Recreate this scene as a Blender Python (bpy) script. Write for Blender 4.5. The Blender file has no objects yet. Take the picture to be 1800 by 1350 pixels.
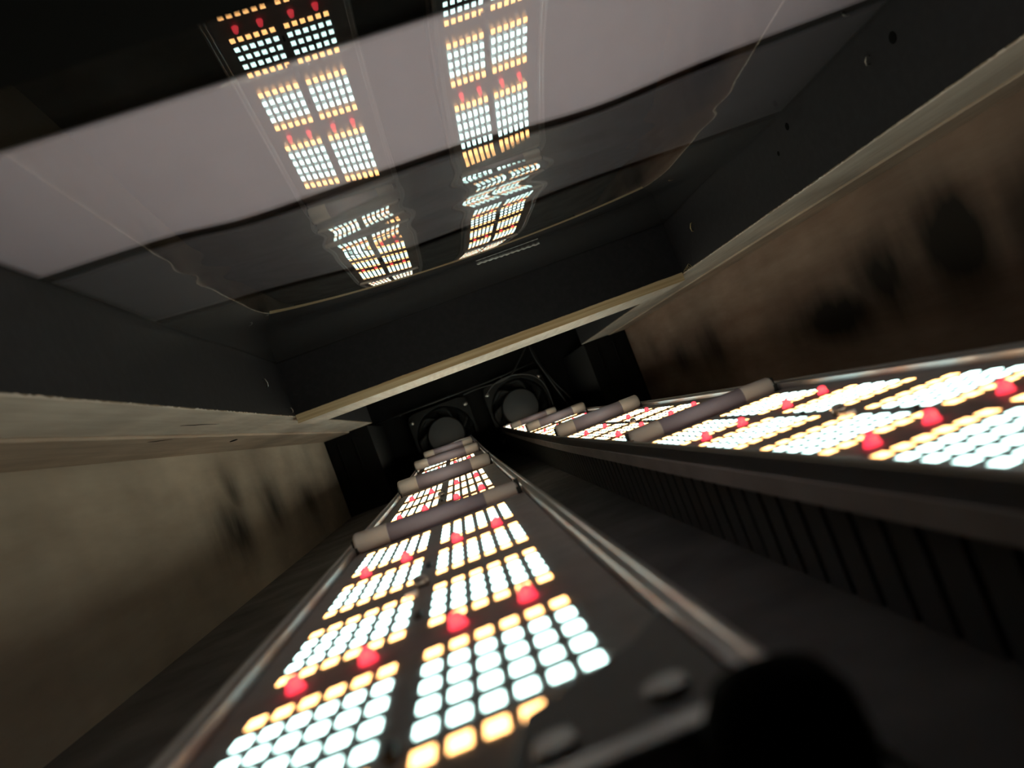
import bpy, bmesh, math, random
from mathutils import Matrix, Vector
random.seed(7)
C = bpy.context.scene.collection
sc = bpy.context.scene

# ---------------------------------------------------------------- camera, world, exposure
S = 0.005            # one LED column pitch = 5 mm
FLOOR = -14.0        # floor height below the lens, in pitches
def V(x, y, z): return Vector((x * S, y * S, (z - FLOOR) * S))
F_PX = 1351.57
cam_d = bpy.data.cameras.new('camera'); cam = bpy.data.objects.new('camera', cam_d); C.objects.link(cam)
cam_d.sensor_width = 36.0; cam_d.lens = F_PX / 1800 * 36.0
cam_d.clip_start = 0.002; cam_d.clip_end = 50
cam_d.dof.use_dof = True; cam_d.dof.focus_distance = 118 * S; cam_d.dof.aperture_fstop = 14.2
W = ((0.93299515, -0.34993169, 0.08407057), (-0.06771096, 0.05874884, 0.99597379), (-0.35346184, -0.93493122, 0.03111817))
m = Matrix.Identity(4)
for i in range(3):
    m[i][0] = W[i][0]; m[i][1] = -W[i][1]; m[i][2] = -W[i][2]
m.translation = V(0, 0, 0)
cam.matrix_world = m
sc.camera = cam
world = bpy.data.worlds.new('world'); sc.world = world; world.use_nodes = True
world.node_tree.nodes['Background'].inputs[0].default_value = (0.6, 0.62, 0.7, 1)
world.node_tree.nodes['Background'].inputs[1].default_value = 0.002
sc.view_settings.view_transform = 'Standard'; sc.view_settings.look = 'None'
sc.view_settings.gamma = 1.0; sc.view_settings.use_curve_mapping = False
sc.view_settings.exposure = 0.22
cy = sc.cycles
cy.use_denoising = True
cy.max_bounces = 8; cy.transparent_max_bounces = 12; cy.diffuse_bounces = 4; cy.glossy_bounces = 5
cy.sample_clamp_indirect = 4.0; cy.caustics_reflective = True; cy.use_light_tree = True

def visible(x, y, z):
    c = [sum(W[i][j] * (x, y, z)[i] for i in range(3)) for j in range(3)]
    if c[2] <= 0.1: return False
    u = 900 + F_PX * c[0] / c[2]; v = 675 + F_PX * c[1] / c[2]
    return -15 < u < 1815 and -15 < v < 1365

# ---------------------------------------------------------------- materials
def nt(name):
    mt = bpy.data.materials.new(name); mt.use_nodes = True
    t = mt.node_tree; b = t.nodes['Principled BSDF']
    return mt, t, b
def plain(name, col, rough=0.5, metal=0.0, spec=0.5, bump=0.0, bscale=60, var=0.0):
    mt, t, b = nt(name)
    b.inputs['Base Color'].default_value = (*col, 1); b.inputs['Roughness'].default_value = rough
    b.inputs['Metallic'].default_value = metal; b.inputs['Specular IOR Level'].default_value = spec
    if bump or var:
        tc = t.nodes.new('ShaderNodeTexCoord'); n = t.nodes.new('ShaderNodeTexNoise')
        n.inputs['Scale'].default_value = bscale; n.inputs['Detail'].default_value = 5
        t.links.new(tc.outputs['Object'], n.inputs['Vector'])
        if bump:
            bp = t.nodes.new('ShaderNodeBump'); bp.inputs['Strength'].default_value = bump; bp.inputs['Distance'].default_value = 0.001
            t.links.new(n.outputs[0], bp.inputs['Height']); t.links.new(bp.outputs[0], b.inputs['Normal'])
        if var:
            r = t.nodes.new('ShaderNodeValToRGB'); e = r.color_ramp.elements
            e[0].position = .3; e[1].position = .7
            e[0].color = (*[c * (1 - var) for c in col], 1); e[1].color = (*[min(1, c * (1 + var)) for c in col], 1)
            t.links.new(n.outputs[0], r.inputs[0]); t.links.new(r.outputs[0], b.inputs['Base Color'])
    return mt
def wood(name, dark, light, grain=(60, 3, 60), dark_patches=None, rough=0.75, gscale=1.0):
    """bare plywood: stretched grain noise, darker streaks, optional soft dark patches (x, y, z, ry, rz in world metres)"""
    mt, t, b = nt(name); L = t.links.new
    b.inputs['Roughness'].default_value = rough; b.inputs['Specular IOR Level'].default_value = 0.25
    tc = t.nodes.new('ShaderNodeTexCoord'); mp = t.nodes.new('ShaderNodeMapping')
    mp.inputs['Scale'].default_value = grain
    L(tc.outputs['Object'], mp.inputs['Vector'])
    n = t.nodes.new('ShaderNodeTexNoise'); n.inputs['Scale'].default_value = gscale; n.inputs['Detail'].default_value = 7; n.inputs['Roughness'].default_value = .62
    L(mp.outputs[0], n.inputs['Vector'])
    r = t.nodes.new('ShaderNodeValToRGB'); e = r.color_ramp.elements
    e[0].position = .32; e[0].color = (*dark, 1); e[1].position = .68; e[1].color = (*light, 1)
    L(n.outputs[0], r.inputs[0])
    n2 = t.nodes.new('ShaderNodeTexNoise'); n2.inputs['Scale'].default_value = 9; n2.inputs['Detail'].default_value = 3
    L(tc.outputs['Object'], n2.inputs['Vector'])
    mr = t.nodes.new('ShaderNodeMapRange'); mr.inputs[1].default_value = .3; mr.inputs[2].default_value = .7; mr.inputs[3].default_value = .72; mr.inputs[4].default_value = 1.12
    L(n2.outputs[0], mr.inputs[0])
    mx = t.nodes.new('ShaderNodeMix'); mx.data_type = 'RGBA'; mx.blend_type = 'MULTIPLY'; mx.inputs[0].default_value = 1
    L(r.outputs[0], mx.inputs[6]); L(mr.outputs[0], mx.inputs[7])
    out = mx.outputs[2]
    if dark_patches:  # soft dark ovals broken up by noise, mixed into the wood colour
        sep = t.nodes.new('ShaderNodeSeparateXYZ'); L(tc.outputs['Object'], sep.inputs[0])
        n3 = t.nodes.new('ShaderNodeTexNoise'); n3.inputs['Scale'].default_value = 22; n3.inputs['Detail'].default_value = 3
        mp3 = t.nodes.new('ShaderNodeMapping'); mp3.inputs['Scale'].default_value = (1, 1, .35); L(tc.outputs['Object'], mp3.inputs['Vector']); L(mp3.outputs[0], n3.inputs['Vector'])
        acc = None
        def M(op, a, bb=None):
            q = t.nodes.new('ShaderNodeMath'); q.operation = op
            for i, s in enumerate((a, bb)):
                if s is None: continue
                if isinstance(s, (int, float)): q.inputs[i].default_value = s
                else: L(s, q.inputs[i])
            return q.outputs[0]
        for (sy, sz, ry, rz, st) in dark_patches:
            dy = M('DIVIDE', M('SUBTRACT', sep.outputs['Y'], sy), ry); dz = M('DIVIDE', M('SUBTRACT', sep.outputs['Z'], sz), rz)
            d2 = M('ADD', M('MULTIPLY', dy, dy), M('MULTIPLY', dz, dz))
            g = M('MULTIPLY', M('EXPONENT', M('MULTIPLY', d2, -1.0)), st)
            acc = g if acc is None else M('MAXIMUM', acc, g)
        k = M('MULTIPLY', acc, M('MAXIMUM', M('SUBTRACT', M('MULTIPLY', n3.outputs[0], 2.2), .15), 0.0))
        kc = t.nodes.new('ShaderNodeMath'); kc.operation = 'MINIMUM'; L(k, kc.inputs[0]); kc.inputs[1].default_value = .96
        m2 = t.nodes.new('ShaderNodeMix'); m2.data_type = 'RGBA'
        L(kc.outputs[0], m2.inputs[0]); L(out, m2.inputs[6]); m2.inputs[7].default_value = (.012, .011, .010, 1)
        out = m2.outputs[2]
    L(out, b.inputs['Base Color'])
    bp = t.nodes.new('ShaderNodeBump'); bp.inputs['Strength'].default_value = .35; bp.inputs['Distance'].default_value = .0008
    L(n.outputs[0], bp.inputs['Height']); L(bp.outputs[0], b.inputs['Normal'])
    return mt
def painted(name, edge, soft, raw_dark, raw_light):
    """black paint on plywood that stops in a ragged line above the raw lower edge (edge = height in metres)"""
    mt, t, b = nt(name); L = t.links.new
    tc = t.nodes.new('ShaderNodeTexCoord'); sep = t.nodes.new('ShaderNodeSeparateXYZ'); L(tc.outputs['Object'], sep.inputs[0])
    n = t.nodes.new('ShaderNodeTexNoise'); n.inputs['Scale'].default_value = 90; n.inputs['Detail'].default_value = 6; n.inputs['Roughness'].default_value = .7
    L(tc.outputs['Object'], n.inputs['Vector'])
    a = t.nodes.new('ShaderNodeMath'); a.operation = 'MULTIPLY_ADD'; L(n.outputs[0], a.inputs[0]); a.inputs[1].default_value = soft; L(sep.outputs['Z'], a.inputs[2])
    mr = t.nodes.new('ShaderNodeMapRange'); mr.inputs[1].default_value = edge + soft * .5; mr.inputs[2].default_value = edge + soft * .5 + .0006
    L(a.outputs[0], mr.inputs[0])
    mp = t.nodes.new('ShaderNodeMapping'); mp.inputs['Scale'].default_value = (8, 8, 400); L(tc.outputs['Object'], mp.inputs['Vector'])
    g = t.nodes.new('ShaderNodeTexNoise'); g.inputs['Scale'].default_value = 1; g.inputs['Detail'].default_value = 5; L(mp.outputs[0], g.inputs['Vector'])
    r = t.nodes.new('ShaderNodeValToRGB'); r.color_ramp.elements[0].position = .35; r.color_ramp.elements[1].position = .65
    r.color_ramp.elements[0].color = (*raw_dark, 1); r.color_ramp.elements[1].color = (*raw_light, 1); L(g.outputs[0], r.inputs[0])
    n2 = t.nodes.new('ShaderNodeTexNoise'); n2.inputs['Scale'].default_value = 240; n2.inputs['Detail'].default_value = 4; L(tc.outputs['Object'], n2.inputs['Vector'])
    r2 = t.nodes.new('ShaderNodeValToRGB'); r2.color_ramp.elements[0].position = .4; r2.color_ramp.elements[0].color = (.0132, .0124, .0155, 1)
    r2.color_ramp.elements[1].position = .82; r2.color_ramp.elements[1].color = (.0205, .0192, .0235, 1); L(n2.outputs[0], r2.inputs[0])
    mx = t.nodes.new('ShaderNodeMix'); mx.data_type = 'RGBA'; L(mr.outputs[0], mx.inputs[0]); L(r.outputs[0], mx.inputs[6]); L(r2.outputs[0], mx.inputs[7])
    L(mx.outputs[2], b.inputs['Base Color'])
    b.inputs['Roughness'].default_value = .62; b.inputs['Specular IOR Level'].default_value = .3
    bp = t.nodes.new('ShaderNodeBump'); bp.inputs['Strength'].default_value = .3; bp.inputs['Distance'].default_value = .0006
    L(n.outputs[0], bp.inputs['Height']); L(bp.outputs[0], b.inputs['Normal'])
    return mt
def emis(name, col, st):
    mt, t, b = nt(name)
    b.inputs['Base Color'].default_value = (.7, .65, .5, 1); b.inputs['Roughness'].default_value = .5
    b.inputs['Emission Color'].default_value = (*col, 1); b.inputs['Emission Strength'].default_value = st
    return mt
def pane_mat():
    mt = bpy.data.materials.new('glossy_clear_sheet'); mt.use_nodes = True; t = mt.node_tree; t.nodes.clear(); L = t.links.new
    o = t.nodes.new('ShaderNodeOutputMaterial'); mx = t.nodes.new('ShaderNodeMixShader')
    tr = t.nodes.new('ShaderNodeBsdfTransparent'); tr.inputs[0].default_value = (.97, .97, .97, 1)
    gl = t.nodes.new('ShaderNodeBsdfGlossy'); gl.inputs['Roughness'].default_value = 0.0; gl.inputs[0].default_value = (1, 1, 1, 1)
    ge = t.nodes.new('ShaderNodeNewGeometry'); dt = t.nodes.new('ShaderNodeVectorMath'); dt.operation = 'DOT_PRODUCT'
    L(ge.outputs['Normal'], dt.inputs[0]); L(ge.outputs['Incoming'], dt.inputs[1])
    def M(op, a, b):
        q = t.nodes.new('ShaderNodeMath'); q.operation = op
        for i, v in enumerate((a, b)):
            if isinstance(v, (int, float)): q.inputs[i].default_value = v
            elif v is not None: L(v, q.inputs[i])
        return q.outputs[0]
    c = M('ABSOLUTE', dt.outputs['Value'], None); k = M('POWER', M('SUBTRACT', 1.0, c), 5.0)
    f0 = .072                                  # Schlick reflectance of one face of a hard-coated sheet
    L(M('ADD', M('MULTIPLY', k, 1 - f0), f0), mx.inputs[0]); L(tr.outputs[0], mx.inputs[1]); L(gl.outputs[0], mx.inputs[2]); L(mx.outputs[0], o.inputs[0])
    return mt

M_white = emis('white_led_light', (.66, 1.0, .94), 5.9)
M_amber = emis('amber_led_light', (1.0, .50, .17), 6.4)
M_red = emis('red_led_light', (1.0, .016, .06), 1.7)
M_pcb = plain('grey_circuit_board', (.42, .385, .375), .5, var=.12, bscale=120)
M_rail = plain('brushed_dark_aluminium', (.52, .51, .53), .32, metal=.85, bump=.25, bscale=90)
M_tray = plain('black_anodised_side', (.66, .60, .59), .55, spec=.3, var=.15, bscale=40)
M_fin = plain('black_heat_sink', (.17, .165, .168), .6, spec=.3)
M_tube = plain('mauve_grey_tube', (.60, .53, .64), .5, bump=.1, bscale=40)
M_cap = plain('beige_grey_end_cap', (.95, .84, .77), .55, bump=.1, bscale=60)
M_screw = plain('dull_steel', (.4, .39, .37), .3, metal=.9)
M_black = plain('matt_black', (.009, .009, .0095), .7, spec=.25, var=.3, bscale=30)
M_black2 = plain('satin_black', (.035, .035, .036), .5, spec=.4)
M_void = plain('dull_black_cloth', (.006, .006, .006), .95, spec=.05)
M_sheetw = plain('milky_white_plastic', (.95, .84, .99), .04, spec=.9)
M_sheetg = plain('dark_grey_plastic', (.140, .130, .158), .3, spec=.3, var=.06, bscale=9)
M_sheetk = plain('charcoal_plastic', (.035, .035, .037), .6, spec=.05)
M_gap = plain('dark_maroon_tape', (.018, .006, .009), .7, spec=.1)
M_floor = plain('black_floor', (.17, .165, .17), .8, spec=.2, var=.3, bscale=25)
M_hub = plain('dark_grey_fan_hub', (.020, .020, .021), .6)
M_fan = plain('black_fan_plastic', (.014, .014, .014), .6, spec=.2)
M_brass = plain('brassy_staple', (.55, .45, .25), .35, metal=.8)
M_pane = pane_mat()
M_rawu = wood('raw_plywood_underside', (.74, .64, .55), (.92, .84, .75), grain=(170, 14, 170))
M_rawd = wood('raw_brown_batten', (.55, .43, .34), (.72, .59, .48), grain=(150, 8, 150))
def w(y): return y * S
def wz(z): return (z - FLOOR) * S
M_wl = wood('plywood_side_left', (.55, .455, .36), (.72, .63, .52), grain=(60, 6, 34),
            dark_patches=[(w(134), wz(-3.2), w(11), w(6), 1.0), (w(165), wz(-1), w(9), w(6), .75), (w(142), wz(4), w(5), w(5), .6), (w(200), wz(-4), w(14), w(5), .55)])
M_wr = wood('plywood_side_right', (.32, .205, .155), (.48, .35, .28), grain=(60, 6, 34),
            dark_patches=[(w(101), wz(-0.8), w(10), w(6.5), 1.1), (w(87), wz(.8), w(10), w(7.5), 1.1), (w(120), wz(-4.5), w(20), w(5), .9), (w(70), wz(-.5), w(12), w(8), .9), (w(178), wz(-3), w(10), w(6), .9), (w(205), wz(-3), w(10), w(5), .8), (w(225), wz(1), w(5), w(5), .5)])
M_paint = painted('black_paint_on_plywood', wz(12.0), .0014, (.30, .22, .14), (.55, .45, .33))
M_paintf = painted('black_paint_on_far_plank', wz(12.2), .0012, (.62, .42, .22), (.86, .68, .42))

# ---------------------------------------------------------------- mesh helpers
def box(bm, x0, x1, y0, y1, z0, z1, f=None, mi=0):
    vs = [bm.verts.new(f(x, y, z) if f else V(x, y, z)) for z in (z0, z1) for y in (y0, y1) for x in (x0, x1)]
    for q in ((0, 2, 3, 1), (4, 5, 7, 6), (0, 1, 5, 4), (2, 6, 7, 3), (0, 4, 6, 2), (1, 3, 7, 5)):
        fc = bm.faces.new([vs[i] for i in q]); fc.material_index = mi
    return vs
def tube(bm, pts, r, n=10, cap=True, smooth=True):
    """tube of radius r (metres) through a list of Vectors"""
    rings = []
    for i, p in enumerate(pts):
        d = (pts[min(i + 1, len(pts) - 1)] - pts[max(i - 1, 0)]).normalized()
        a = d.orthogonal().normalized() if i == 0 else (rings_a - d * rings_a.dot(d)).normalized()
        rings_a = a; b_ = d.cross(a)
        rr = r[i] if isinstance(r, (list, tuple)) else r
        rings.append([bm.verts.new(p + (a * math.cos(2 * math.pi * k / n) + b_ * math.sin(2 * math.pi * k / n)) * rr) for k in range(n)])
    for i in range(len(rings) - 1):
        for k in range(n):
            fc = bm.faces.new((rings[i][k], rings[i][(k + 1) % n], rings[i + 1][(k + 1) % n], rings[i + 1][k])); fc.smooth = smooth
    if cap:
        bm.faces.new(rings[0][::-1]); bm.faces.new(rings[-1])
def obj(name, bm, mats, parent=None, loc=None, bevel=0):
    bmesh.ops.recalc_face_normals(bm, faces=bm.faces)
    me = bpy.data.meshes.new(name); 
    if loc is not None:
        for v in bm.verts: v.co -= loc
    bm.to_mesh(me); bm.free()
    for mt in (mats if isinstance(mats, (list, tuple)) else [mats]): me.materials.append(mt)
    o = bpy.data.objects.new(name, me); C.objects.link(o)
    if loc is not None: o.location = loc
    if parent:
        o.parent = parent
        pw = Vector((0, 0, 0)); q = parent
        while q: pw += q.location; q = q.parent
        o.location = (loc if loc is not None else Vector((0, 0, 0))) - pw
    if bevel:
        bv = o.modifiers.new('bevel', 'BEVEL'); bv.width = bevel; bv.segments = 2; bv.limit_method = 'ANGLE'
    return o
def tag(o, label, cat, group=None):
    o['label'] = label; o['category'] = cat
    if group: o['group'] = group
    return o
def struct(o): o['kind'] = 'structure'; return o
def empty(name, loc, label, cat, group=None):
    e = bpy.data.objects.new(name, None); C.objects.link(e); e.location = loc; e.empty_display_size = .02
    return tag(e, label, cat, group)
def nb(): return bmesh.new()

# ---------------------------------------------------------------- sagging clear sheet: shape
KY = [25, 40, 52, 60, 68, 76, 84, 95, 108, 121, 134.3]
KV = [2.0925, 1.5032, 1.4336, 1.6276, 1.9921, 2.4327, 2.7426, 2.4484, .0125, .0846, -.0298]
def spline_m(x, v):
    n = len(x); h = [x[i + 1] - x[i] for i in range(n - 1)]
    a = [0] * n; b = [1] * n; c = [0] * n; d = [0] * n
    for i in range(1, n - 1):
        a[i] = h[i - 1]; b[i] = 2 * (h[i - 1] + h[i]); c[i] = h[i]; d[i] = 6 * ((v[i + 1] - v[i]) / h[i] - (v[i] - v[i - 1]) / h[i - 1])
    for i in range(1, n):
        k = a[i] / b[i - 1]; b[i] -= k * c[i - 1]; d[i] -= k * d[i - 1]
    m_ = [0] * n; m_[-1] = d[-1] / b[-1]
    for i in range(n - 2, -1, -1): m_[i] = (d[i] - c[i] * m_[i + 1]) / b[i]
    return m_
KM = spline_m(KY, KV)
def sag(y):
    if y <= KY[0]: return KV[0] + .05 * (KY[0] - y)
    if y >= KY[-1]: return KV[-1]
    i = max(k for k in range(len(KY) - 1) if KY[k] <= y)
    h = KY[i + 1] - KY[i]; a = (KY[i + 1] - y) / h; b = 1 - a
    return a * KV[i] + b * KV[i + 1] + ((a ** 3 - a) * KM[i] + (b ** 3 - b) * KM[i + 1]) * h * h / 6
XC = 12.2
Z0 = 21.4748
def sheet_z(x, y, ripple=True):
    t = (x - XC) / 40.0
    z = Z0 - .0013 * (x - 12.2) - sag(y) * (1 - t * t)
    if ripple:
        g = math.exp(-((y - 67.6 - .10 * max(x, 0)) / 4.4) ** 2)
        g2 = math.exp(-((x - 6) / 22.0) ** 2)
        z += .05 * g * g2 * math.sin((y - 66) * .95 + .10 * x + 1.2 * math.sin(x * .17))
    return z
X0, X1 = -25.6, 47.3
YF = 134.6           # far end of the opening
ZB = 11.9            # underside of the planks

# ---------------------------------------------------------------- structure: floor, walls, cover
bm = nb(); box(bm, -44, 65, -40, 304, FLOOR - 3, FLOOR); struct(obj('floor', bm, M_floor))
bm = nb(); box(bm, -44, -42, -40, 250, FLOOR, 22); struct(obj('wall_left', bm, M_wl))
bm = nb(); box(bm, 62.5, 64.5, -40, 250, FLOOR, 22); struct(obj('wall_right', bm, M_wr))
bm = nb(); box(bm, -44, 65, 303, 306, FLOOR, 26); struct(obj('wall_end', bm, M_black))
bm = nb(); box(bm, -44, 65, -42, -40, FLOOR, 30); struct(obj('wall_near', bm, M_void))
bm = nb(); box(bm, -44, 65, -42, 306, 30, 32); struct(obj('ceiling', bm, M_void))
bm = nb(); box(bm, -44, -42, 250, 303, FLOOR, 22); box(bm, -44, -42, -40, 303, 22, 30); struct(obj('trim_1', bm, M_void))
bm = nb(); box(bm, 62.5, 64.5, 250, 303, FLOOR, 22); box(bm, 62.5, 64.5, -40, 303, 22, 30); struct(obj('trim_2', bm, M_void))
# black cupboard-like blocks in the far corners
bm = nb(); box(bm, -41.9, -27.5, 251, 302, FLOOR, 11.8)
for xx in (-38.6, -33.4): box(bm, xx, xx + .5, 250.4, 251, FLOOR + 4, 9.5)
tag(obj('corner_block', bm, M_black, bevel=.0006), 'matt black upright block filling the far left corner of the box', 'block')
bm = nb(); box(bm, 48.0, 62.4, 251, 302, FLOOR, 11.8)
for xx in (51.6, 57.3): box(bm, xx, xx + .5, 250.4, 251, FLOOR + 4, 9.5)
tag(obj('corner_block', bm, M_black, bevel=.0006), 'matt black upright block filling the far right corner of the box', 'block')

# ---------------------------------------------------------------- planks round the opening
def jag_strip(bm, fixed, side, y0, y1, z, n, amp):
    """ragged torn fibres along the lower inner edge of a side plank: one connected strip"""
    prev = None
    for i in range(n + 1):
        y = y0 + (y1 - y0) * i / n; h = .03 + amp * max(0, random.random() ** 2.2) * (1 if i % n else 0)
        row = [bm.verts.new(V(fixed, y, z - .03)), bm.verts.new(V(fixed + side * random.uniform(.02, .05), y + random.uniform(-.2, .2), z + h)), bm.verts.new(V(fixed + side * .05, y, z - .05))]
        if prev:
            for k in range(3): bm.faces.new((prev[k], prev[(k + 1) % 3], row[(k + 1) % 3], row[k]))
        else: bm.faces.new(row[::-1])
        prev = row
    bm.faces.new(prev)
def plank(x0, x1, y0, y1, z0, z1, inner, mat_in, label):
    e = empty('wooden_plank', V((x0 + x1) / 2, (y0 + y1) / 2, z0), label, 'plank')
    bm = nb(); box(bm, x0, x1, y0, y1, z0, z1)
    obj('board', bm, M_rawu, e)
    bm = nb()
    if inner == 'x1': box(bm, x1 - .01, x1 + .09, y0, y1, z0 + .01, z1)
    elif inner == 'x0': box(bm, x0 - .09, x0 + .01, y0, y1, z0 + .01, z1)
    else: box(bm, x0, x1, y0 - .09, y0 + .01, z0 + .01, z1)
    o = obj('painted_face', bm, mat_in, e); o['label'] = 'black painted inner face with a ragged lower edge'
    return e
pl = plank(-41.9, X0, -39, 250, ZB, 21.6, 'x1', M_paint, 'thick plank along the left side, black inner face over a chipped raw underside')
pr = plank(X1, 62.4, -39, 250, ZB, 21.6, 'x0', M_paint, 'thick plank along the right side, black inner face with staples and screw holes')
pf = plank(X0 + .1, X1 - .1, YF, 151, 10.75, 21.6, 'y0', M_paintf, 'cross plank at the far end with a pale raw strip above the fans')
bm = nb(); jag_strip(bm, X0 + .09, 1, 20, 134, ZB, 260, .2); obj('splinters', bm, M_rawu, pl)
bm = nb(); jag_strip(bm, X1 - .09, -1, 30, 134, ZB, 230, .16); obj('splinters', bm, M_rawu, pr)
# loose splinters curling at the right far corner
bm = nb()
for k in range(4):
    pts = [V(X1 - .3 - .12 * k, 131 - 1.2 * k + 1.6 * s, ZB + .1 + (.35 + .12 * k) * math.sin(s * 2.2)) for s in [i / 7 * 1.3 for i in range(8)]]
    tube(bm, pts, .045 * S, 5)
tag(obj('wood_splinter', bm, M_brass), 'pale curled splinters sticking out at the far right corner of the opening', 'splinter')
bm = nb(); box(bm, -41.9, -33.2, -39, 249, ZB - .45, ZB - .03)
bt = tag(obj('wooden_batten', bm, M_rawd, bevel=.0005), 'brown batten strip under the left plank along the side wall', 'batten')
bm = nb(); box(bm, 56.5, 62.4, -39, 249, ZB - .35, ZB - .01)
tag(obj('wooden_batten', bm, M_rawd, bevel=.0005), 'brown batten strip under the right plank along the side wall', 'batten')
# crack in the left underside, crack and knot hole in the batten
for (p, q, zz, par) in (((-30.2, 92), (-29.3, 104), ZB, pl), ((-34.4, 92.5), (-33.6, 98), ZB - .45, bt)):
    bm = nb()
    pts = [V(p[0] + (q[0] - p[0]) * i / 6 + random.uniform(-.08, .08), p[1] + (q[1] - p[1]) * i / 6, zz - .012) for i in range(7)]
    tube(bm, pts, [.02 * S, .06 * S, .08 * S, .06 * S, .05 * S, .03 * S, .01 * S], 6)
    obj('crack', bm, M_void, par)
bm = nb(); c0 = V(-35.3, 129.5, ZB - .5)
bmesh.ops.create_icosphere(bm, subdivisions=2, radius=.85 * S, matrix=Matrix.Translation(c0) @ Matrix.Diagonal((.8, 1, .1, 1)))
obj('knot_hole', bm, M_void, bt)
# screw holes in the right plank
for (y, z, r) in ((62.8, 18.6, .55), (84, 19.2, .45), (88, 17.4, .3)):
    bm = nb()
    bmesh.ops.create_icosphere(bm, subdivisions=2, radius=r * S, matrix=Matrix.Translation(V(X1 - .1, y, z)) @ Matrix.Diagonal((.12, 1, 1, 1)))
    obj('screw_hole', bm, M_void, pr)
# staples
def staple(x, y, z, side, label, dy=.9, dz=1.3, mt=M_brass):
    bm = nb()
    pts = [V(x, y, z + dz / 2), V(x + side * .35, y - dy * .1, z + dz * .45), V(x + side * .42, y + dy * .45, z), V(x + side * .3, y + dy * .7, z - dz * .45), V(x, y + dy * .75, z - dz * .5)]
    tube(bm, pts, .085 * S, 6)
    bm2 = obj('staple', bm, mt, loc=V(x, y, z)); tag(bm2, label, 'staple')
staple(X1 - .09, 121.5, 17.5, -1, 'bent brassy staple in the right black board near its far end')
staple(X1 - .09, 66.5, 11.9 + 6.6, -1, 'small dull staple high on the right black board, nearer the lens', .5, .7, M_screw)
staple(X0 + .09, 120, 17.2, 1, 'bent grey staple in the left black board near its far end', .8, 1.3, M_screw)
staple(X0 + .09, 131.5, 13.0, 1, 'small grey staple low in the far left corner of the black frame', .5, .8, M_screw)

# ---------------------------------------------------------------- sheets over the opening
def sheet(y0, y1, dz, th, dy=.9, nx=80, xa=X0 + .12, xb=X1 - .12, ripple=True, edge=None):
    bm = nb(); ny = max(2, int(((y1(11) if callable(y1) else y1) - (y0(11) if callable(y0) else y0)) / dy)); g = []
    for lay in (0, 1):
        rows = []
        for j in range(ny + 1):
            row = []
            for i in range(nx + 1):
                x = xa + (xb - xa) * i / nx; y = 0 if callable(y0) or callable(y1) else y0 + (y1 - y0) * j / ny
                if callable(y0) or callable(y1):
                    ya = y0(x) if callable(y0) else y0; yb = y1(x) if callable(y1) else y1; y = ya + (yb - ya) * j / ny
                row.append(bm.verts.new(V(x, y, sheet_z(x, y, ripple) + dz + lay * th)))
            rows.append(row)
        g.append(rows)
    for lay in (0, 1):
        for j in range(ny):
            for i in range(nx):
                r = g[lay]; f = bm.faces.new((r[j][i], r[j][i + 1], r[j + 1][i + 1], r[j + 1][i])); f.smooth = True
    for j in range(ny):
        for i in (0, nx): bm.faces.new((g[0][j][i], g[0][j + 1][i], g[1][j + 1][i], g[1][j][i]))
    for i in range(nx):
        for j in (0, ny): bm.faces.new((g[0][j][i], g[0][j][i + 1], g[1][j][i + 1], g[1][j][i]))
    return bm
tag(obj('clear_sheet', sheet(31.9, YF - .1, 0, .05, .45, 120), M_pane), 'large clear glossy plastic sheet across the opening, mirroring the LEDs', 'plastic sheet')
def edge_curve(pts, off=0.0):
    """outline of a sheet's edge across the opening, following the belly of the clear sheet"""
    def f(x):
        if x <= pts[0][0]: y = pts[0][1]
        elif x >= pts[-1][0]: y = pts[-1][1]
        else:
            i = max(k for k in range(len(pts) - 1) if pts[k][0] <= x)
            p0, p1, p2, p3 = pts[max(i - 1, 0)], pts[i], pts[i + 1], pts[min(i + 2, len(pts) - 1)]
            t = (x - p1[0]) / (p2[0] - p1[0]); m1 = (p2[1] - p0[1]) / (p2[0] - p0[0]) * (p2[0] - p1[0]); m2 = (p3[1] - p1[1]) / (p3[0] - p1[0]) * (p2[0] - p1[0])
            y = (2 * t ** 3 - 3 * t * t + 1) * p1[1] + (t ** 3 - 2 * t * t + t) * m1 + (-2 * t ** 3 + 3 * t * t) * p2[1] + (t ** 3 - t * t) * m2
        return (y + off) * sheet_z(x, y, False) / 21.48
    return f
E_NEAR = [(-26, 40.4), (10, 41.2), (48, 41.8)]
E_S1 = [(-26, 60.5), (-15, 61.3), (-10, 63.0), (-5, 63.3), (2, 63.2), (9, 63.6), (15, 65.2), (20, 65.6), (28, 63.6), (36, 62.6), (48, 61.4)]
E_S2 = [(-26, 83.0), (-14, 86.5), (-4, 90.4), (8, 90.6), (21, 89.0), (36, 88.4), (48, 87.6)]
tag(obj('white_sheet', sheet(edge_curve(E_NEAR), edge_curve(E_S1, -1.0), .26, .12, .7, 100), M_sheetw), 'milky white plastic sheet on the clear sheet, its far edge wavy', 'plastic sheet')
tag(obj('grey_sheet', sheet(edge_curve(E_S1, 1.0), edge_curve(E_S2, -.8), .36, .12, .8, 100), M_sheetg), 'dark grey plastic sheet just beyond the milky white one', 'plastic sheet')
tag(obj('charcoal_sheet', sheet(edge_curve(E_S2, .8), YF - .2, .36, .12, 1.0, 60), M_sheetk), 'charcoal plastic sheet at the far end of the opening', 'plastic sheet')
tag(obj('black_sheet', sheet(31.0, edge_curve(E_NEAR, .6), .9, .12, 1.0, 50), M_void), 'dull black sheet lying just before the milky white sheet', 'cloth')
bm = nb(); box(bm, X0 + .1, X1 - .1, -38.9, 31.3, 19.2, 20.8)
tag(obj('cover_board', bm, M_void), 'black board closing the opening right above the lens', 'board')
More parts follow.
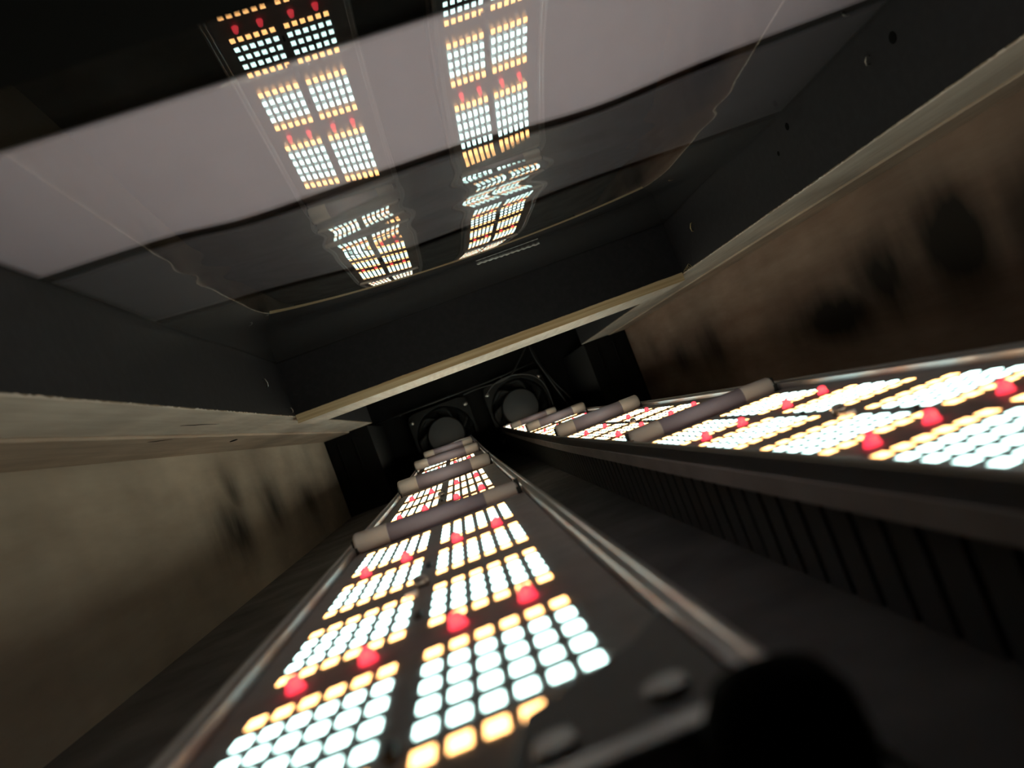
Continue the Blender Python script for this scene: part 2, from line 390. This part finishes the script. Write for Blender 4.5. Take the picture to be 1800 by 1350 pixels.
tag(obj('maroon_tape', sheet(edge_curve(E_S1, -2.2), edge_curve(E_S1, 2.2), .75, .08, .8, 80), M_gap), 'dark maroon tape seen in the gap between white and grey sheets', 'tape')
tag(obj('black_tape', sheet(edge_curve(E_S2, -2.4), edge_curve(E_S2, 2.4), .75, .08, .8, 60), M_gap), 'thin dark tape in the gap between grey and charcoal sheets', 'tape')
bm = nb()  # thin pale wavy line just under the clear sheet
pts = [V(10.8 + 9.9 * i / 40, 111.3 + 1.1 * i / 40 + .35 * math.sin(i * 1.7) * random.uniform(.3, 1), 0) for i in range(41)]
for p in pts: p.z = (sheet_z(p.x / S, p.y / S) - .035 - FLOOR) * S
tube(bm, pts, [.03 * S + .07 * S * abs(math.sin(i * .9)) for i in range(41)], 5)
tag(obj('pale_streak', bm, plain('pale_streak_grey', (.6, .6, .6), .4)), 'thin pale wavy line under the clear sheet near the far plank', 'streak')

# ---------------------------------------------------------------- LED panels
A, B_, G_, CR, MG, PER = 1.798, 1.8505, .399, 4.733, 4.353, 56.55
def row_list():
    r = []; y = 0
    def blk(y, nw):
        r.append(('a', y)); 
        for k in range(nw): r.append(('w', y + B_ + k * A))
        y2 = y + 2 * B_ + (nw - 1) * A; r.append(('a', y2)); return y2
    y = blk(0, 4); r.append(('r', y + CR / 2)); y = blk(y + CR, 3); y = blk(y + MG, 3); r.append(('r', y + CR / 2)); y = blk(y + CR, 4)
    return r, y
ROWS, BLEN = row_list()
def col_x(c): return (c - 5.5) + (G_ if c > 5 else -G_)
def bow(ly):
    y = ly + 20
    return 0 if y < 112 else 1.35 * ((y - 112) / 118.0) ** 1.45
PAN = [dict(o=(-4.655, 20.0016, -7.3753), ax=((1, -.0037, .0047), (.0037, 1, -.0023), (-.0047, .0023, 1)), label='left LED grow light panel pointing up, its tubes and lit chips nearest the lens', rail='black aluminium rail'),
       dict(o=(21.937, 21.9904, -7.1824), ax=((1, .0037, -.0047), (-.0037, 1, .0023), (.0047, -.0023, 1)), label='right LED grow light panel pointing up, its dark side and fins facing the left one', rail='')]
def led_mesh(name, mt, w_, l_, h_):
    bm = nb(); vs = []
    for (s, z) in ((1, 0), (1, h_ * .7), (.86, h_)):
        vs.append([bm.verts.new(Vector((sx * w_ / 2 * (s if s == 1 else 1 - .14), sy * l_ / 2 * (s if s == 1 else 1 - .09), z)) * S) for sx, sy in ((-1, -1), (1, -1), (1, 1), (-1, 1))])
    for a in (0, 1):
        for k in range(4): bm.faces.new((vs[a][k], vs[a][(k + 1) % 4], vs[a + 1][(k + 1) % 4], vs[a + 1][k]))
    bm.faces.new(vs[2]); bm.faces.new(vs[0][::-1])
    me = bpy.data.meshes.new(name); bmesh.ops.recalc_face_normals(bm, faces=bm.faces); bm.to_mesh(me); bm.free(); me.materials.append(mt); return me
def dome_mesh():
    bm = nb(); n = 14; rings = []
    prof = [(.40, 0), (.40, .15), (.34, .17), (.34, .36), (.30, .48), (.20, .57), (.07, .61)]
    for (r, z) in prof: rings.append([bm.verts.new(Vector((r * math.cos(2 * math.pi * k / n), r * math.sin(2 * math.pi * k / n), z)) * S) for k in range(n)])
    for i in range(len(rings) - 1):
        for k in range(n):
            f = bm.faces.new((rings[i][k], rings[i][(k + 1) % n], rings[i + 1][(k + 1) % n], rings[i + 1][k])); f.smooth = i > 2
    bm.faces.new(rings[-1]); bm.faces.new(rings[0][::-1])
    me = bpy.data.meshes.new('red_led'); bmesh.ops.recalc_face_normals(bm, faces=bm.faces); bm.to_mesh(me); bm.free(); me.materials.append(M_red); return me
ME_W = led_mesh('white_led', M_white, .62, .85, .05)
ME_A = led_mesh('amber_led', M_amber, .62, .88, .05)
ME_R = dome_mesh()
Y0P, Y1P = -5.2, PER * 4 + BLEN + 4
TRAY_B = -1.55
for pi_, P in enumerate(PAN):
    ox, oy, oz = P['o']; ax = P['ax']
    def T(x, y, z, ox=ox, oy=oy, oz=oz, ax=ax):
        z = z + bow(y)
        return V(ox + ax[0][0] * x + ax[0][1] * y + ax[0][2] * z, oy + ax[1][0] * x + ax[1][1] * y + ax[1][2] * z, oz + ax[2][0] * x + ax[2][1] * y + ax[2][2] * z)
    root = empty('led_panel', V(ox, oy + 100, FLOOR), P['label'], 'LED panel')
    HL, HR = (8.5, 9.1) if pi_ == 0 else (8.0, 8.9)
    def longbox(bm, xa, xb, za, zb, ya=Y0P, yb=Y1P, n=46):
        rings = []
        for i in range(n + 1):
            y = ya + (yb - ya) * i / n
            rings.append([bm.verts.new(T(x, y, z)) for x, z in ((xa, za), (xb, za), (xb, zb), (xa, zb))])
        for i in range(n):
            for k in range(4): bm.faces.new((rings[i][k], rings[i][(k + 1) % 4], rings[i + 1][(k + 1) % 4], rings[i + 1][k]))
        bm.faces.new(rings[0][::-1]); bm.faces.new(rings[-1])
    bm = nb(); longbox(bm, -HL + .1, HR - .1, TRAY_B, -.22); obj('tray', bm, M_tray, root)
    for side, xa in ((-1, -HL), (1, HR)):
        xi = xa - side * .75
        bm = nb(); longbox(bm, min(xa, xi), max(xa, xi), -.9, .55); longbox(bm, min(xa, xa - side * .3), max(xa, xa - side * .3), .5, .72)
        obj('side_rail', bm, M_rail, root, bevel=.0007)
        bm = nb(); longbox(bm, min(xa, xa + side * .12), max(xa, xa + side * .12), TRAY_B - .1, -.55); obj('side_skirt', bm, M_tray, root)
    for ya in (Y0P, Y1P - .9):
        bm = nb(); box(bm, -HL + .7, HR - .7, ya, ya + .9, -.9, .5, f=T); obj('end_rail', bm, M_rail, root, bevel=.0006)
    # finned heat sink under the tray: one casting
    bm = nb(); nf = 109
    box(bm, -HL + 1.25, HR - 1.25, Y0P + .6, 95, FLOOR - oz + .02, TRAY_B - .06, f=T)
    longbox(bm, -HL + 1.25, HR - 1.25, -4.6, TRAY_B - .05, 94, Y1P - 1, 20)
    for i in range(nf):
        y = Y0P + 1 + (Y1P - Y0P - 2) * i / (nf - 1)
        box(bm, -HL + .7, HR - .7, y, y + 2.05, FLOOR - oz + .02 - bow(y), TRAY_B - .1, f=T)
    obj('heat_sink', bm, M_fin, root)
    # circuit boards
    for k in range(5):
        ya = k * PER - 2.6; yb = k * PER + BLEN + 2.6
        bm = nb(); longbox(bm, -HL + .85, HR - .85, -.21, -.02, ya, yb, 10)
        cb = obj('circuit_board', bm, M_pcb, root)
        # central driver parts, connector and screws on the strip between the two fields
        for (yy, hh) in ((.5, .2), (15.5, .15), (BLEN - 18, .15)):
            bm = nb(); box(bm, -.16, .16, k * PER + yy, k * PER + yy + .8, -.02, hh, f=T); obj('small_component', bm, M_black2, cb)
        for yy in (BLEN * .5 - 1.4,):
            bm = nb(); p = T(-.2, k * PER + yy + 1.2, .0)
            tube(bm, [p, p + Vector((0, 0, .5 * S))], .42 * S, 14); tube(bm, [p + Vector((0, 0, .5 * S)), p + Vector((0, 0, .62 * S))], .26 * S, 10)
            obj('screw', bm, M_rail, root)
            bm = nb(); box(bm, -1.0, -.35, k * PER + yy - 1.0, k * PER + yy - .1, -.02, .26, f=T); obj('connector', bm, M_tray, cb)
    # a dark gusset over the near right corner of the left panel
    if pi_ == 0:
        bm = nb(); poly = [(3.7, -1.1), (6.9, .75), (8.3, 2.6), (8.3, -4.9), (2.8, -4.9)]
        lo = [bm.verts.new(T(x, y, .2)) for x, y in poly]; hi = [bm.verts.new(T(x, y, .42)) for x, y in poly]
        bm.faces.new(lo[::-1]); bm.faces.new(hi)
        for i in range(5): bm.faces.new((lo[i], lo[(i + 1) % 5], hi[(i + 1) % 5], hi[i]))
        obj('corner_plate', bm, plain('smoky_grey_plate', (.24, .24, .25), .5), root, bevel=.0004)
        for (px, py) in ((6.9, -3.0), (4.2, -3.6)):
            bm = nb(); p = T(px, py, .4); tube(bm, [p, p + Vector((0, 0, .22 * S))], .5 * S, 12); obj('screw', bm, M_rail, root)
    # cross tubes between the boards
    for k in range(4):
        yc = k * PER + BLEN + 5.0; zc = (.45, 1.1, 1.45, 1.3)[k]; r = (.93, 1.15, 1.12, 1.0)[k]
        sl = -.045 if pi_ == 0 else .0
        xl, xr = (-7.75, 8.0) if pi_ == 0 else (-7.2, 8.0)
        def tp(x): return T(x, yc, zc + sl * (x + 0))
        bm = nb(); tube(bm, [tp(xl + 3.2), tp(xr - 3.2)], r * S, 28); tb = obj('cross_tube', bm, M_tube, root)
        for (a, b) in ((xl, xl + 3.25), (xr - 3.25, xr)):
            prof = [(a, r * .67), (a + .12, r * .9), (a + .35, r * 1.02), (b - .1, r * 1.04), (b, r * 1.02)] if a == xl else [(a, r * 1.02), (a + .1, r * 1.04), (b - .35, r * 1.02), (b - .12, r * .9), (b, r * .67)]
            bm = nb(); tube(bm, [tp(x) for x, _ in prof], [q * S for _, q in prof], 28); ec = obj('end_cap', bm, M_cap, tb); ec['label'] = 'pale beige end section of the tube'
        for s_, xx in ((-1, xl), (1, xr)):
            bm = nb(); box(bm, xx - .22, xx + .22, yc - .3, yc + .3, -.1, zc + .75, f=T); box(bm, xx - .22, xx + .22, yc - .9, yc - .3, -.1, .5, f=T); obj('bracket', bm, M_black2, root)
    # LEDs
    cand = {'w': [], 'a': [], 'r': []}
    for k in range(5):
        for (t_, y) in ROWS:
            cols = (1, 4, 7, 10) if t_ == 'r' else range(12)
            for c in cols:
                p = T(col_x(c), y + k * PER, -.02); cand[t_].append((y + k * PER, col_x(c), p))
    for t_, me, nm in (('w', ME_W, 'white_led'), ('a', ME_A, 'amber_led'), ('r', ME_R, 'red_led')):
        L_ = cand[t_]
        def key(e): 
            q = e[2] / S; return (0 if visible(q.x, q.y, q.z + FLOOR) else 1, (q.x ** 2 + q.y ** 2))
        L_.sort(key=key)
        near = L_[:100]; rest = L_[100:]
        for (y, x, p) in near:
            o = bpy.data.objects.new(nm, me); C.objects.link(o); o.parent = root; o.location = p - root.location
        if rest:
            bm = nb()
            for (y, x, p) in rest:
                sl = (bow(y + .5) - bow(y - .5))
                tmp = {}
                for v in me.vertices: tmp[v.index] = bm.verts.new(Vector((v.co.x, v.co.y, v.co.z + sl * v.co.y)) + p)
                for f in me.polygons: bm.faces.new([tmp[i] for i in f.vertices])
            o = obj(nm, bm, me.materials[0], root); o['kind'] = 'stuff'

# ---------------------------------------------------------------- fans on the end wall
def fan(cx, cz, y, label):
    e = empty('cooling_fan', V(cx, y, cz - 12), label, 'fan', None); R0 = 11.4; h = 12.2; n = 40
    bm = nb()
    def ringv(f, yy): return [bm.verts.new(V(cx + f(2 * math.pi * k / n)[0], yy, cz + f(2 * math.pi * k / n)[1])) for k in range(n)]
    def sq(a):
        c, s = math.cos(a), math.sin(a); q = min(1 / max(abs(c), abs(s)), 1.32); return (h * c * q, h * s * q)
    circ = lambda r: (lambda a: (r * math.cos(a), r * math.sin(a)))
    a = ringv(sq, y); b = ringv(sq, y - 5); c = ringv(circ(R0), y - 5); d = ringv(circ(R0 - .3), y)
    for P_, Q_ in ((a, b), (b, c), (c, d)):
        for k in range(n): bm.faces.new((P_[k], P_[(k + 1) % n], Q_[(k + 1) % n], Q_[k]))
    obj('frame', bm, M_fan, e, bevel=.0004)
    bm = nb(); prof = [(7.3, -1), (7.3, -4.1), (6.9, -4.6), (.01, -4.7)]; rings = []
    for r, yy in prof: rings.append([bm.verts.new(V(cx + r * math.cos(2 * math.pi * k / 36), y + yy, cz + r * math.sin(2 * math.pi * k / 36))) for k in range(36)])
    for i in range(3):
        for k in range(36): bm.faces.new((rings[i][k], rings[i][(k + 1) % 36], rings[i + 1][(k + 1) % 36], rings[i + 1][k]))
    hb = obj('hub', bm, M_hub, e); hb['label'] = 'round dark grey hub'
    for i in range(7):
        bm = nb(); g = []
        for s in range(7):
            r = 7.2 + 3.8 * s / 6; row = []
            for t in range(5):
                an = 2 * math.pi * i / 7 + .55 * t / 4 + .06 * s; row.append(bm.verts.new(V(cx + r * math.cos(an), y - 3.6 + 2.4 * t / 4, cz + r * math.sin(an))))
            g.append(row)
        for s in range(6):
            for t in range(4): f = bm.faces.new((g[s][t], g[s][t + 1], g[s + 1][t + 1], g[s + 1][t])); f.smooth = True
        bb = obj('blade', bm, M_fan, e); sd = bb.modifiers.new('thickness', 'SOLIDIFY'); sd.thickness = .25 * S
    for r in (9.6,):
        bm = nb(); tube(bm, [V(cx + r * math.cos(2 * math.pi * k / 40), y - 5.3, cz + r * math.sin(2 * math.pi * k / 40)) for k in range(41)], .12 * S, 6, cap=False); obj('guard_ring', bm, M_void, e)
    for (sx, sz) in ((-1, 1), (1, 1), (-1, -1), (1, -1)):
        bm = nb(); p = V(cx + sx * 10.9, y - 5.0, cz + sz * 8.9 if sz > 0 else cz - 10.6)
        bmesh.ops.create_icosphere(bm, subdivisions=2, radius=.95 * S, matrix=Matrix.Translation(p) @ Matrix.Diagonal((1, .7, 1, 1))); 
        for f in bm.faces: f.smooth = True
        bl = obj('bolt_head', bm, M_screw, e)
    return e
fan(-5.5, -.3, 302.9, 'black cooling fan with round grey hub behind the end of the left panel')
fan(25.3, -.2, 302.9, 'black cooling fan with round grey hub behind the end of the right panel')
# thin conduit and cables above the fans
bm = nb(); tube(bm, [V(-30, 298, 13.5), V(-5, 298, 13.3), V(16, 298, 13.4), V(36, 298, 14.4)], .38 * S, 10)
for xx in (-20, 0, 22): box(bm, xx, xx + .6, 298, 302.9, 12.9, 14.0)
tag(obj('conduit', bm, M_black2), 'thin black conduit running across the end wall above both fans', 'pipe')
def cable(pts, r, label, mt=M_black2, grp=None):
    P_ = [V(*p) for p in pts]; out = []
    for i in range(len(P_) - 1):
        a = P_[max(i - 1, 0)]; b = P_[i]; c = P_[i + 1]; d = P_[min(i + 2, len(P_) - 1)]
        for k in range(8):
            t = k / 8; out.append(.5 * ((2 * b) + (-a + c) * t + (2 * a - 5 * b + 4 * c - d) * t * t + (-a + 3 * b - 3 * c + d) * t ** 3))
    out.append(P_[-1]); bm = nb(); tube(bm, out, r * S, 8)
    return tag(obj('cable', bm, mt), label, 'cable', grp)
cable([(36, 292, 21), (36.4, 291, 15), (38.6, 290, 6), (41, 289, -3), (42.4, 288, -9), (43, 288, -13.9)], .42, 'thick black cable dropping down right of the right fan')
cable([(36.8, 294, 21), (37.6, 293, 13), (39.9, 292, 5), (43.0, 291, -2), (45.0, 290, -8), (45.6, 290, -13.9)], .34, 'thinner black cable hanging just right of the thick one')
cable([(35.2, 296, 21), (31.0, 296, 17.0), (25.5, 296, 12.6), (19.5, 296, 11.8), (12.5, 297, 12.3), (6, 297, 12.0)], .32, 'black cable slanting from the upper right down towards the conduit')
cable([(14, 294, 8.8), (18.5, 293, 11.6), (26, 293, 12.3), (33, 293, 9.8), (36.5, 293, 4.5), (36.9, 293, -4), (37, 294, -13.8)], .3, 'black cable arching over the right fan')

# ---------------------------------------------------------------- near lens: knob and cable by the left panel
e = empty('rubber_knob', V(3.45, 12.6, FLOOR), 'round black rubber knob at the near right corner of the left panel', 'knob')
bm = nb(); n = 28; rings = []
for (r, z) in ((.5, -14), (.5, -9.2), (1.0, -8.9), (1.3, -8.0), (1.38, -7.0), (1.3, -6.3), (1.0, -5.8), (.5, -5.6), (.02, -5.55)):
    rings.append([bm.verts.new(V(3.35 + r * math.cos(2 * math.pi * k / n), 13.0 + r * math.sin(2 * math.pi * k / n), z)) for k in range(n)])
for i in range(len(rings) - 1):
    for k in range(n): f = bm.faces.new((rings[i][k], rings[i][(k + 1) % n], rings[i + 1][(k + 1) % n], rings[i + 1][k])); f.smooth = i > 1
bm.faces.new(rings[-1]); bm.faces.new(rings[0][::-1])
obj('knob_body', bm, M_void, e)
cable([(3.9, 14.6, -7.0), (4.75, 14.2, -7.5), (5.15, 14.0, -8.2), (5.6, 13.8, -9.0), (6.4, 13.4, -10.8), (7.2, 13.0, -13.9)], .11, 'thin dark grey cable slanting down at the lower right, beside the knob', plain('grey_cable', (.7, .7, .7), .4))

# ---------------------------------------------------------------- repeats carry a shared group name
GROUPS = {'LED panel': 'LED grow light panels lying side by side', 'fan': 'cooling fans on the end wall', 'cable': 'black cables in the box',
          'staple': 'staples left in the black frame', 'plank': 'planks framing the opening', 'plastic sheet': 'plastic sheets over the opening',
          'block': 'black corner blocks at the far end', 'batten': 'brown battens under the side planks', 'tape': 'dark tapes between the sheets'}
for o in C.objects:
    if o.parent is None and o.get('category') in GROUPS: o['group'] = GROUPS[o['category']]
